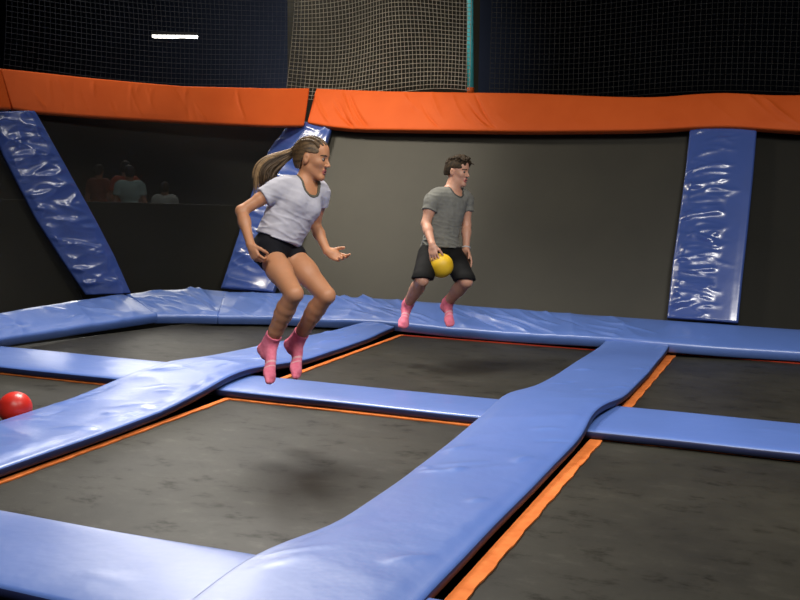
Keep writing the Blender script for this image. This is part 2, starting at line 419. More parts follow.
# ------------------------------------------------------------------ orange top pads
def band(bot, top, label, fl, o=(0, -.05, .02), seed=1, **k):
    ob = pad('top_pad', sh(top, o), sh(bot, o), .09, M['orange'], up=(.2, -1, .4), fl=fl, step=.013, bulge=.006, r=.02, wav=(.004, 10), seed=seed, **k)
    return tag(ob, label, 'top pad', 'orange pads along the top of the walls')
band([(-5.60, 10.771, 2.175), (-5.258, 10.75, 2.117), (-4.922, 10.736, 2.092), (-3.854, 10.727, 2.075), (-2.934, 10.719, 2.06), (-1.869, 10.722, 2.065), (-1.528, 10.727, 2.074), (-1.197, 10.739, 2.097), (-.882, 10.741, 2.101), (-.561, 10.726, 2.073), (-.249, 10.712, 2.048), (2.6, 10.72, 2.05)],
     [(-5.60, 11.009, 2.587), (-5.317, 10.999, 2.568), (-4.608, 10.978, 2.53), (-3.71, 10.962, 2.501), (-3.008, 10.948, 2.477), (-2.093, 10.918, 2.422), (-1.639, 10.911, 2.408), (-1.302, 10.925, 2.434), (-.972, 10.933, 2.448), (-.588, 10.912, 2.41), (-.273, 10.909, 2.405), (2.6, 10.91, 2.41)],
     'long orange pad along the top of the back wall',
     folds(71, 11, (33, 46), 2.2, (-.032, -.020), (.008, .014), W=.45, length=(.3, .55)) + folds(75, 5, (30, 50), 5.5, (.012, .026), (.014, .03), W=.45, length=(.2, .4)) + folds(72, 16, (20, 60), 8, (.002, .006), (.015, .04), W=.45, length=(.1, .3)), seed=31)
band([(-7.632, 8.189, 2.194), (-7.499, 8.352, 2.168), (-7.183, 8.751, 2.146), (-6.86, 9.163, 2.134), (-6.416, 9.73, 2.121), (-5.906, 10.384, 2.115), (-5.66, 10.70, 2.13)],
     [(-7.748, 8.166, 2.597), (-7.569, 8.392, 2.584), (-7.26, 8.781, 2.556), (-6.949, 9.174, 2.536), (-6.583, 9.639, 2.519), (-5.95, 10.464, 2.55), (-5.66, 10.84, 2.575)],
     'orange pad along the top of the corner wall at the left',
     folds(73, 22, (-15, 30), 2.6, (.004, .012), (.010, .024), W=.42, length=(.15, .35)), o=(.04, -.03, .02), seed=32)
band([(-7.9, 3.0, 2.19), (-7.75, 6.0, 2.19), (-7.66, 8.15, 2.19)], [(-8.0, 3.0, 2.6), (-7.86, 6.0, 2.6), (-7.77, 8.13, 2.60)],
     'orange pad along the top of the left wall, only its end in view', folds(74, 10, (-15, 25), 5, (.002, .006), (.012, .03), W=.42, length=(.15, .35)),
     o=(.06, 0, .02), seed=33)

# ------------------------------------------------------------------ safety nets and pole
def net_curve(name, surf, nu, nv, rad, mat, label, cat='safety net', group=None):
    """cords of a knotted net in one mesh; surf(s,t) gives points"""
    m = MB()
    for i in range(nu + 1): m.tube([surf(i / nu, t) for t in np.linspace(0, 1, max(nv // 2, 2))], rad, 4)
    for j in range(nv + 1): m.tube([surf(s, j / nv) for s in np.linspace(0, 1, max(nu // 2, 2))], rad, 4)
    return tag(m.build(name, mat, None, True), label, cat, group)
M['net_pale'] = mottled('pale_net_cord', (.26, .235, .19), (.34, .31, .25), 10, .9, 50, 0, 0)
M['net_dark'] = mottled('dark_net_cord', (.018, .022, .034), (.028, .034, .05), 10, .9, 50, 0, 0)
M['net_black'] = mottled('black_net_cord', (.010, .010, .010), (.016, .016, .016), 10, .9, 50, 0, 0)
def surf_pale(s, t):
    x = -6.05 + s * 2.32 + .10 * t; z = 2.52 + t * 2.4
    y = 11.02 + .10 * math.sin(s * 5.0 + t * 2) * (1 - .3 * t) + .05 * math.sin(s * 11 - t * 5)
    x += .06 * math.sin(t * 4 + s * 2); z -= .05 * math.sin(s * 6 + t * 3)
    return (x, y, z)
net = net_curve('safety_net', surf_pale, 50, 50, .0033, M['net_pale'], 'pale cord safety net hanging above the orange pad, left of the teal pole')
def surf_dark(s, t):
    x = -3.5 + s * 6.0; z = 2.46 + t * 2.4; y = 11.05 + .05 * math.sin(s * 9 + t)
    return (x, y, z - .03 * math.sin(s * 12))
net_curve('safety_net', surf_dark, 110, 44, .0026, M['net_black'], 'black safety net above the orange pad, right of the teal pole')
def surf_left(s, t):
    a = np.array((-7.85, 8.3)); b = np.array((-5.75, 11.0)); p = a + (b - a) * s
    z = 2.58 + t * 2.4 - .10 * math.sin(math.pi * s) * (1 - t * .5)
    return (p[0] - .1 + .04 * math.sin(t * 5), p[1] + .12 + .05 * math.sin(s * 5 + t * 3), z)
net_curve('safety_net', surf_left, 64, 44, .0022, M['net_dark'], 'fine dark blue safety net above the orange corner pad at the left')
M['teal'] = mottled('teal_pole_sleeve', (.10, .72, .82), (.12, .78, .88), 5, .5, 30, .1, .003)
pole = empty('net_pole', (-3.975, 11.80, 0))
MB().tube([(0, 0, -1.0), (0, 0, 2.63)], .03, 16).build('post', M['black'], pole, True)
MB().tube([(0, 0, 2.64), (-.02, .0, 3.3), (-.06, .0, 5.2)], .038, 16).build('sleeve', M['teal'], pole, True)
MB().tube([(0, 0, 2.56), (0, 0, 2.645)], .044, 16).build('collar', M['orange'], pole, True)  # orange ring stands for the top pad's reflection on the pole
tag(pole, 'slim teal sleeved pole rising behind the orange pad at the net', 'pole')

# low barrier wall of the neighbouring court, seen through the corner bed
struct('trim_3', MB().box((-15.5, 12.9, -1.0), (-3.0, 13.02, 1.13)).build('trim_3', M['concrete']))
bpy.data.objects['trim_3'].rotation_euler = (0, 0, 0)

M['khaki'] = mottled('khaki_partition', (.045, .042, .033), (.055, .052, .041), .8, .9, 20, .1, .004, .1)
pt = struct('trim_5', MB().box((0, 0, -1.0), (3.0, .15, 6.6)).build('trim_5', M['khaki'])); pt.location = (-7.9, 14.45, 0); pt.rotation_euler = (0, 0, .39)
# ------------------------------------------------------------------ lamps
M['lamp_body'] = mottled('white_lamp_housing', (.5, .5, .48), (.6, .6, .58), 4, .5, 20, 0, 0)
def emit(name, col, st):
    m, nt, b = new_mat(name); b.inputs['Base Color'].default_value = (*col, 1)
    b.inputs['Emission Color'].default_value = (*col, 1); b.inputs['Emission Strength'].default_value = st; return m
M['tube'] = emit('lit_diffuser', (1.0, .97, .88), 9.0)
def ceiling_light(loc, rz, label, L=1.25):
    r = empty('ceiling_light', loc, rz)
    MB().box((-L / 2, -.12, .05), (L / 2, .12, .13)).build('housing', M['lamp_body'], r)
    MB().box((-L / 2 + .02, -.10, .0), (L / 2 - .02, .10, .05)).build('diffuser', M['tube'], r)
    for s in (-.45, .45): MB().tube([(s * L, 0, .13), (s * L, 0, 14 - loc[2])], .004, 6).build('hanger', M['black'], r)
    tag(r, label, 'ceiling light', 'hanging strip lights')
    return r
def area(loc, power, size=(1.2, .5), col=(1, .955, .88), aim=None, spread=180):
    l = bpy.data.lights.new('lamp', 'AREA'); l.shape = 'RECTANGLE'; l.size, l.size_y = size
    l.energy = power; l.color = col; l.spread = math.radians(spread)
    o = bpy.data.objects.new('lamp_light', l); COL.objects.link(o); o.location = loc
    if aim is not None:
        o.rotation_euler = (Vector(aim) - Vector(loc)).to_track_quat('-Z', 'Y').to_euler()
    return o
ceiling_light((-16.68, 24.13, 5.26), .38, 'lit white strip light hanging in the dark hall, upper left')
# hall lamps inferred from shadows and glare, plus added lights marked so
def spot(loc, aim, power, ang, blend=1.0, rad=.25, col=(1, .90, .74)):
    l = bpy.data.lights.new('spot', 'SPOT'); l.energy = power; l.spot_size = math.radians(ang); l.spot_blend = blend; l.shadow_soft_size = rad; l.color = col
    o = bpy.data.objects.new('spot_light', l); COL.objects.link(o); o.location = loc
    o.rotation_euler = (Vector(aim) - Vector(loc)).to_track_quat('-Z', 'Y').to_euler(); return o
area((-4.7, 7.9, 5.6), 190, (1.8, 1.2), aim=(-4.0, 5.4, 0), spread=100)
area((-7.3, 7.2, 5.6), 75, (1.2, .8), aim=(-4.4, 10.4, 1.4), col=(1, .90, .72), spread=100)
spot((-4.0, 6.8, 5.9), (-4.9, 10.5, 1.9), 1250, 38, rad=.4)
area((-1.0, .6, 5.4), 85, (1.8, 1.0), aim=(-2.2, 4.6, 0.2), spread=95)  # added front fill for the two jumpers, no known fixture
area((1.2, 4.2, 5.4), 155, (1.6, .9), aim=(-.4, 7.4, 0.6), spread=120)  # added fill to brighten the right side
area((-8.5, 13.5, 5.8), 90, (1.6, .6), aim=(-6, 9, 0))
area((-13.5, 18.5, 5.9), 100, (4.0, 1.6), aim=(-5, 7, 0), spread=90)
area((-19.5, 26.0, 5.9), 150, (5.0, 2.0), aim=(-5, 7, 0), spread=60)
area((-26.5, 33.5, 5.9), 230, (6.0, 2.0), aim=(-5, 7, 0), spread=60)
area((-11.5, 10.5, 5.0), 30, (1.2, .5), aim=(-10.8, 14.2, 1.2))  # added light for the figures behind the corner bed
area((-7.6, 12.9, 5.8), 35, (.8, .5), aim=(-7.4, 14.6, 3.2))  # added light to lift the khaki partition
area((-19, 37, 7.5), 380, (4, 1.0), aim=(-22, 46, 6), spread=110)  # added light to brighten the left of the far hall wall
area((2, 32, 6.5), 45, (3, 1.0), aim=(2, 46, 5))  # added weak light for the right of the far hall wall

w = bpy.data.worlds.new('World'); scene.world = w; w.use_nodes = True
w.node_tree.nodes['Background'].inputs[0].default_value = (.55, .62, .85, 1)
w.node_tree.nodes['Background'].inputs[1].default_value = .03

# ================================================================== SDF MODELLER (one continuous skin per body)
class Field:
    def __init__(s, lo, hi, h):
        s.lo = np.array(lo, float); s.h = h
        s.n = np.ceil((np.array(hi) - s.lo) / h).astype(int) + 1
        s.v = np.full(s.n, .2, np.float32)
    def _box(s, lo, hi, m):
        a = np.clip(np.floor((np.array(lo) - m - s.lo) / s.h).astype(int), 0, s.n)
        b = np.clip(np.ceil((np.array(hi) + m - s.lo) / s.h).astype(int) + 1, 0, s.n)
        return a, b
    def apply(s, prim, k=.01, op='add'):
        fn, lo, hi = prim
        a, b = s._box(lo, hi, k + .02)
        if np.any(b <= a): return
        sl = tuple(slice(a[i], b[i]) for i in range(3))
        ax = [s.lo[i] + s.h * np.arange(a[i], b[i]) for i in range(3)]
        X, Y, Z = np.meshgrid(*ax, indexing='ij')
        d = fn(np.stack([X, Y, Z], -1)).astype(np.float32)
        v = s.v[sl]
        if op == 'sub': d = -d
        if op == 'add':
            h = np.clip(k - np.abs(v - d), 0, None) / k
            s.v[sl] = np.minimum(v, d) - h * h * k * .25
        else:
            h = np.clip(k - np.abs(v - d), 0, None) / k
            s.v[sl] = np.maximum(v, d) + h * h * k * .25
    def disp(s, fn):
        m = np.abs(s.v) < .05
        idx = np.argwhere(m); P = s.lo + idx * s.h
        s.v[m] += fn(P).astype(np.float32)
    def mesh(s):
        V = s.v.copy()
        V[0] = V[-1] = 1; V[:, 0] = V[:, -1] = 1; V[:, :, 0] = V[:, :, -1] = 1
        V[np.abs(V) < 1e-6] = 1e-6
        ins = V < 0
        c = np.zeros(np.array(V.shape) - 1, np.int8)
        for dx in (0, 1):
            for dy in (0, 1):
                for dz in (0, 1):
                    c += ins[dx:dx + c.shape[0], dy:dy + c.shape[1], dz:dz + c.shape[2]]
        act = np.argwhere((c > 0) & (c < 8))
        ids = np.full(c.shape, -1, np.int64); ids[tuple(act.T)] = np.arange(len(act))
        acc = np.zeros((len(act), 3)); cnt = np.zeros(len(act))
        for ax in range(3):
            o1, o2 = [a for a in range(3) if a != ax]
            for i in (0, 1):
                for j in (0, 1):
                    p = act.copy(); p[:, o1] += i; p[:, o2] += j
                    q = p.copy(); q[:, ax] += 1
                    a, b = V[tuple(p.T)], V[tuple(q.T)]
                    m = (a < 0) != (b < 0)
                    t = a[m] / (a[m] - b[m])
                    pt = p[m].astype(float); pt[:, ax] += t
                    acc[m] += pt; cnt[m] += 1
        verts = s.lo + s.h * acc / cnt[:, None]
        faces = []
        for ax in range(3):
            o1, o2 = (ax + 1) % 3, (ax + 2) % 3
            sh = list(V.shape); sl_a = [slice(None)] * 3; sl_b = [slice(None)] * 3
            sl_a[ax] = slice(0, -1); sl_b[ax] = slice(1, None)
            A, Bb = ins[tuple(sl_a)], ins[tuple(sl_b)]
            e = np.argwhere(A != Bb)
            e = e[(e[:, o1] > 0) & (e[:, o2] > 0) & (e[:, o1] < sh[o1] - 1) & (e[:, o2] < sh[o2] - 1)]
            ina = A[tuple(e.T)]
            def cell(i, j):
                p = e.copy(); p[:, o1] -= i; p[:, o2] -= j; return ids[tuple(p.T)]
            q = np.stack([cell(1, 1), cell(0, 1), cell(0, 0), cell(1, 0)], 1)
            q[~ina] = q[~ina][:, ::-1]
            faces.append(q)
        F = np.concatenate(faces); F = F[(F >= 0).all(1)]
        # one pass of light smoothing
        for lam in (.5, .35):
            acc = np.zeros_like(verts); c2 = np.zeros(len(verts))
            for i in range(4):
                a, b = F[:, i], F[:, (i + 1) % 4]
                for k in range(3):
                    acc[:, k] += np.bincount(a, verts[b, k], len(verts)) + np.bincount(b, verts[a, k], len(verts))
                c2 += np.bincount(a, minlength=len(verts)) + np.bincount(b, minlength=len(verts))
            verts = verts * (1 - lam) + lam * acc / np.maximum(c2, 1)[:, None]
        return verts, F
    def build(s, name, mats, parent, pick=None):
        v, F = s.mesh()
        me = bpy.data.meshes.new(name)
        me.vertices.add(len(v)); me.vertices.foreach_set('co', v.astype(np.float32).ravel())
        me.loops.add(len(F) * 4); me.loops.foreach_set('vertex_index', F.astype(np.int32).ravel())
        me.polygons.add(len(F)); me.polygons.foreach_set('loop_start', np.arange(0, len(F) * 4, 4, dtype=np.int32))
        me.update(calc_edges=True)
        me.polygons.foreach_set('use_smooth', np.ones(len(F), bool))
        if not isinstance(mats, (list, tuple)): mats = [mats]
        for m in mats: me.materials.append(m)
        if pick is not None:
            me.polygons.foreach_set('material_index', pick(v[F].mean(1)).astype(np.int32))
        me.validate(); me.update()
        o = bpy.data.objects.new(name, me); COL.objects.link(o); o.parent = parent
        return o

def A_(p): return np.array(p, float)
def cap(a, b, ra, rb=None):
    a, b = A_(a), A_(b); rb = ra if rb is None else rb; ab = b - a; L2 = max(ab @ ab, 1e-12); R_ = max(ra, rb)
    def fn(P):
        t = np.clip(((P - a) @ ab) / L2, 0, 1)
        return np.linalg.norm(P - a - t[..., None] * ab, axis=-1) - (ra + (rb - ra) * t)
    return fn, np.minimum(a, b) - R_, np.maximum(a, b) + R_
def cone(a, b, ra, rb):
    """frustum with flat ends"""
    a, b = A_(a), A_(b); ab = b - a; L = np.linalg.norm(ab); u = ab / L; R_ = max(ra, rb)
    def fn(P):
        w_ = P - a; t = w_ @ u
        rad = np.linalg.norm(w_ - t[..., None] * u, axis=-1) - (ra + (rb - ra) * np.clip(t / L, 0, 1))
        return np.maximum(rad, np.maximum(-t, t - L))
    return fn, np.minimum(a, b) - R_, np.maximum(a, b) + R_
def ell(c, radii, fr=None):
    c = A_(c); r = A_(radii); fr = np.eye(3) if fr is None else fr   # rows of fr are the axes
    def fn(P):
        q = (P - c) @ fr.T
        k0 = np.linalg.norm(q / r, axis=-1); k1 = np.linalg.norm(q / (r * r), axis=-1)
        return k0 * (k0 - 1) / np.maximum(k1, 1e-9)
    return fn, c - r.max(), c + r.max()
def cut(prim, *planes):
    """keep the side of each plane (point, outward normal) opposite its normal"""
    fn, lo, hi = prim
    def g(P):
        d = fn(P)
        for p0, n in planes:
            n = A_(n) / np.linalg.norm(n); d = np.maximum(d, (P - A_(p0)) @ n)
        return d
    return g, lo, hi
def grow(prim, t):
    fn, lo, hi = prim
    return (lambda P: fn(P) - t), lo - t, hi + t
def lerp(a, b, t): return A_(a) * (1 - t) + A_(b) * t
def unit(v): v = A_(v); return v / np.linalg.norm(v)
def frame(fwd, up):
    """rows: forward, left, up"""
    f = unit(fwd); l = unit(np.cross(up, f)); u = np.cross(f, l); return np.stack([f, l, u])
def pnoise(P, sc, seed, n=12):
    r = np.random.RandomState(seed); h = 0
    for _ in range(n):
        d = unit(r.randn(3)) * sc * r.uniform(.5, 1.6); h = h + np.sin(P @ d + r.uniform(0, 6.28))
    return h / n

def head_prims(c, F, s, fem):
    """list of (prim, k, op) for a head; F rows forward,left,up ; s scale (1 = 0.23 m tall)"""
    def T(x, y, z): return c + s * (x * F[0] + y * F[1] + z * F[2])
    def E(x, y, z, a, b, c_): return ell(T(x, y, z), (a * s, b * s, c_ * s), F)
    L = [(E(-.014, 0, .028, .094, .073, .086), .01, 'add'), (E(.026, 0, -.022, .060, .056, .082), .03, 'add')]
    jw = .040 if fem else .046
    for y in (1, -1):
        L += [(cap(T(.002, y * jw, -.052), T(.058, y * .014, -.094), .020 * s, .017 * s), .022, 'add'),
              (ell(T(.052, y * .036, -.018), (.022 * s, .020 * s, .018 * s), F), .022, 'add')]
    L += [(cap(T(.068, -.006, -.098), T(.068, .006, -.098), .0165 * s), .016, 'add'),
          (cap(T(.072, -.026, .026), T(.072, .026, .026), (.012 if fem else .014) * s), .018, 'add'),
          (E(.055, 0, .058, .030, .048, .036), .03, 'add')]
    for y in (1, -1):
        L += [(ell(T(.093, y * .030, .004), (.013 * s, .016 * s, .010 * s), F), .012, 'sub')]
    L += [(cap(T(.082, 0, .012), T(.104, 0, -.026), .0065 * s, .0095 * s), .011, 'add')]
    for y in (1, -1):
        L += [(ell(T(.095, y * .0115, -.030), (.009 * s, .0065 * s, .0065 * s), F), .006, 'add')]
    L += [(cap(T(.082, -.014, -.056), T(.082, .014, -.056), .0075 * s), .007, 'add'),
          (cap(T(.080, -.011, -.070), T(.080, .011, -.070), .0080 * s), .007, 'add'),
          (cap(T(.093, -.014, -.0630), T(.093, .014, -.0630), .0045 * s), .003, 'sub')]
    for y in (1, -1):
        L += [(ell(T(-.010, y * .076, -.004), (.019 * s, .010 * s, .031 * s), F), .005, 'add'),
              (ell(T(-.004, y * .088, -.002), (.009 * s, .007 * s, .015 * s), F), .005, 'sub')]
    return L, T

def hand_prims(wr, dirn, palm_n, thumb, s, curls, spread=.1, tcurl=.5, flat=True):
    """palm, four jointed fingers and a thumb; palm_n: direction the palm faces, thumb: side of the thumb"""
    d = unit(dirn); pn = unit(A_(palm_n) - (A_(palm_n) @ d) * d); th = unit(np.cross(d, pn))
    if th @ A_(thumb) < 0: th = -th
    L = []
    F = np.stack([d, th, pn])
    L.append((cap(wr, wr + d * .03 * s, .023 * s, .024 * s), .015))
    L.append((ell(wr + d * .052 * s, (.050 * s, .038 * s, .0165 * s), F), .018))
    offs = [.028, .0095, -.0095, -.027]; mcp = [.088, .092, .088, .080]
    seg = [(.040, .024, .020), (.044, .027, .021), (.041, .025, .020), (.032, .019, .018)]
    for i in range(4):
        p = wr + d * mcp[i] * s + th * offs[i] * s
        L.append((cap(wr + d * .04 * s + th * offs[i] * .8 * s, p, .0105 * s, .0100 * s), .008))
        ang = 0; cr = curls[i] if hasattr(curls, '__len__') else curls
        base = unit(d + th * spread * (1.5 - i))
        rr = .0092 * s
        for j, ln in enumerate(seg[i]):
            ang += cr * (.8, 1.0, .7)[j]
            dd = base * math.cos(ang) + pn * math.sin(ang)
            q = p + dd * ln * s
            L.append((cap(p, q, rr, rr * .92), .003)); p = q; rr *= .92
    p = wr + d * .025 * s + th * .026 * s
    L.append((cap(wr + d * .015 * s + th * .01 * s, p, .014 * s, .0125 * s), .01))
    ang = 0
    for j, ln in enumerate((.042, .030, .024)):
        dd = unit(th * (.62 - .40 * j * tcurl) + d * (.85 + .10 * j) + pn * (.30 + tcurl * .6 * j))
        q = p + dd * ln * s
        L.append((cap(p, q, (.0118 - .001 * j) * s, (.0108 - .001 * j) * s), .005)); p = q
    return L

def foot_prims(ank, heel, toe, solen, s=1.0, gr=0.0):
    """ank, heel, toe points; solen: direction the sole faces"""
    ank, heel, toe = A_(ank), A_(heel), A_(toe)
    d = unit(toe - heel); sn = unit(A_(solen) - (A_(solen) @ d) * d); sd = np.cross(d, sn)
    Lf = np.linalg.norm(toe - heel)
    ball = heel + d * Lf * .74
    F = np.stack([d, sd, sn])
    L = [(cap(ank, heel + d * .01, .038 * s + gr, .030 * s + gr), .02),
         (cap(heel + d * .012, heel + d * .05 - sn * .004, .029 * s + gr, .027 * s + gr), .02),
         (cap(ank + d * .01, ball - sn * .008, .035 * s + gr, .025 * s + gr), .03),
         (ell(ball, (.050 * s + gr, .040 * s + gr, .019 * s + gr), F), .025)]
    for i, o in enumerate((-.026, -.009, .005, .018, .029)):
        rr = (.0115, .0095, .009, .0085, .008)[i] * s + gr
        tl = (1.0, .99, .96, .92, .87)[i]
        L.append((cap(ball + sd * o * .9, heel + d * (Lf * tl - rr) + sd * o, rr * 1.1, rr), .004 if gr < .002 else .006))
    return L

M['iris'] = mottled('dark_eye', (.03, .02, .015), (.04, .03, .02), 4, .15, 20, 0, 0)

def skin_mat(name, c):
    m, nt, b = new_mat(name); v = coords(nt)
    c0 = tuple(x * .92 for x in c); c1 = tuple(min(1, x * 1.08) for x in c)
    nt.links.new(ramp(nt, noise(nt, v, 9, 4), [(.3, c0), (.7, c1)]), b.inputs['Base Color'])
    b.inputs['Roughness'].default_value = .5; b.inputs['Subsurface Weight'].default_value = .12
    b.inputs['Subsurface Radius'].default_value = (.012, .005, .003); b.inputs['Subsurface Scale'].default_value = 1.0
    bump(nt, b, noise(nt, v, 90, 2), .12, .002); return m

def person(J, P):
    """J: joints in the figure's own frame; P: build parameters"""
    root = empty('person', P['loc'], P['rz'])
    tag(root, P['label'], 'person', P.get('group'))
    J = {k: A_(v) for k, v in J.items()}
    g = P['g']      # girth factors
    h = P['h']
    allp = np.array(list(J.values()))
    lo, hi = allp.min(0) - .22, allp.max(0) + .20
    lat = unit(J['shL'] - J['shR'])
    tup = unit(J['neck'] - J['pelvis']); TF = frame(np.cross(lat, tup), tup)
    pl = unit(J['hipL'] - J['hipR']); pup = unit(J['waist'] - J['pelvis']); PF = frame(np.cross(pl, pup), pup)
    HF = frame(P['hf'], P.get('hup', (0, 0, 1)))
    hs = P['hs']
    tor = [(ell(J['chest'], (g['cd'], g['cw'], g['ch']), TF), .02),
           (ell(J['waist'], (g['wd'], g['ww'], .12), TF), .06),
           (ell(J['pelvis'], (g['pd'], g['pw'], .10), PF), .06),
           (cap(lerp(J['shR'], J['neck'], .15) , lerp(J['shL'], J['neck'], .15), g['sr']), .05),
           (ell(lerp(J['chest'], J['neck'], .45), (g['cd'] * .85, g['cw'] * .95, g['ch'] * .6), TF), .05)]
    if P.get('bust'):
        for y in (1, -1):
            tor.append((ell(J['chest'] + TF[0] * (g['cd'] * .72) + TF[1] * y * .058 + TF[2] * .01, (.045, .050, .050), TF), .035))
    for y, k in ((1, 'hipL'), (-1, 'hipR')):
        tor.append((ell(J['pelvis'] * .4 + J[k] * .6 - PF[0] * .045 - PF[2] * .01, (g['pd'] * .75, g['pw'] * .6, .085), PF), .04))
    neck = [(cap(lerp(J['neck'], J['chest'], .1), J['headbase'], g['nr'] * 1.1, g['nr']), .03),
            (cap(lerp(J['shR'], J['neck'], .45), lerp(J['neck'], J['headbase'], .35), g['nr'] * .6, g['nr'] * .6), .05),
            (cap(lerp(J['shL'], J['neck'], .45), lerp(J['neck'], J['headbase'], .35), g['nr'] * .6, g['nr'] * .6), .05)]
    arms = []; legs = []
    for s in 'RL':
        sh_, el, wr = J['sh' + s], J['el' + s], J['wr' + s]
        arms += [(cap(sh_, lerp(sh_, el, .5), g['ua'] * 1.15, g['ua'] * 1.02), .03), (cap(lerp(sh_, el, .4), el, g['ua'], g['ea']), .02),
                 (cap(el, lerp(el, wr, .35), g['ea'], g['fa']), .015), (cap(lerp(el, wr, .3), wr, g['fa'], g['wr']), .02)]
        hp, kn, an = J['hip' + s], J['knee' + s], J['ank' + s]
        sd = unit(kn - an); back = unit(np.cross(np.cross(sd, kn - hp), sd)); 
        back = -unit((kn - lerp(hp, an, .5)))       # behind the bend of the leg
        legs += [(cap(lerp(hp, kn, .06), lerp(hp, kn, .5), g['th'], g['th'] * .86), .05), (cap(lerp(hp, kn, .45), kn, g['th'] * .88, g['kn']), .03),
                 (cap(kn - back * .006, lerp(kn, an, .08) - back * .006, g['kn'] * .86, g['kn'] * .8), .015)]
        prof = [(0, .86 * g['kn'], 0), (.14, .90 * g['cf'], .006), (.28, g['cf'], .010), (.42, .96 * g['cf'], .009), (.58, .84 * g['cf'], .005), (.75, (g['cf'] * .35 + g['an'] * .65), .001), (.88, g['an'], 0), (1, g['an'], 0)]
        for (t0, r0_, b0_), (t1, r1_, b1_) in zip(prof, prof[1:]):
            legs.append((cap(lerp(kn, an, t0) + back * b0_, lerp(kn, an, t1) + back * b1_, r0_, r1_), .008))
    feet = {}
    for s in 'RL':
        feet[s] = foot_prims(J['ank' + s], J['heel' + s], J['toe' + s], P['sole'][s], P.get('fs', 1.0))
    hp_, HT = head_prims(J['head'], HF, hs, P.get('fem'))
    f = Field(lo, hi, h)
    for p, k in tor + neck + arms + legs: f.apply(p, k)
    for s in 'RL':
        for p, k in feet[s]: f.apply(p, k)
    for s in 'RL':
        for p, k in hand_prims(J['wr' + s], **P['hand'][s]): f.apply(p, k)
    fh = Field(J['head'] - .2, J['head'] + .2, h)
    for p, k, op in hp_:
        # the head is blended with the neck inside the same field
        f.apply(p, max(k * hs, .002), op)
    f.apply(cap(J['headbase'], J['head'] - HF[2] * .03 * hs - HF[0] * .012, g['nr'], g['nr'] * 1.02), .03)
    def pick(C):
        q = ((C - J['head']) @ HF.T) / hs
        lip = (np.abs(q[:, 1]) < .021 - .25 * np.abs(q[:, 2] + .063)) & (q[:, 2] < -.0475) & (q[:, 2] > -.078) & (q[:, 0] > .074)
        brow = (np.abs(np.abs(q[:, 1]) - .031) < .019) & (np.abs(q[:, 2] - (.023 + .1 * (.03 - np.abs(np.abs(q[:, 1]) - .025)))) < .0042) & (q[:, 0] > .05)
        inner = (np.abs(q[:, 1]) < .013) & (np.abs(q[:, 2] + .063) < .0035) & (q[:, 0] > .07)
        r_ = np.zeros(len(C), int); r_[lip] = 1; r_[brow] = 2; r_[inner] = 3
        return r_
    f.build('body', [P['skin'], P['lip'], P['brow'], M['iris']], root, pick)
    # eyes
    if P.get('eyes', True):
        for y in (1, -1):
            m = MB(); n = 12
            c = HT(.0735, y * .030, .0035); r_ = .0125 * hs; vs = []; fs = []
            for i in range(n + 1):
                for j in range(n):
                    a, b = math.pi * i / n, 2 * math.pi * j / n
                    vs.append(c + r_ * (HF[0] * math.cos(a) + HF[1] * math.sin(a) * math.cos(b) + HF[2] * math.sin(a) * math.sin(b)))
            for i in range(n):
                for j in range(n): fs.append((i * n + j, i * n + (j + 1) % n, (i + 1) * n + (j + 1) % n, (i + 1) * n + j))
            mesh_obj('eye', vs, fs, [M['eyewhite'], M['iris']], root, True, [1 if k < 3 * n else 0 for k in range(n * n)])
    return root, J, dict(tor=tor, neck=neck, arms=arms, legs=legs, feet=feet, TF=TF, PF=PF, HF=HF, HT=HT, lo=lo, hi=hi, hs=hs, g=g)
M['eyewhite'] = mottled('eye_white', (.16, .12, .10), (.20, .15, .13), 4, .2, 20, 0, 0)

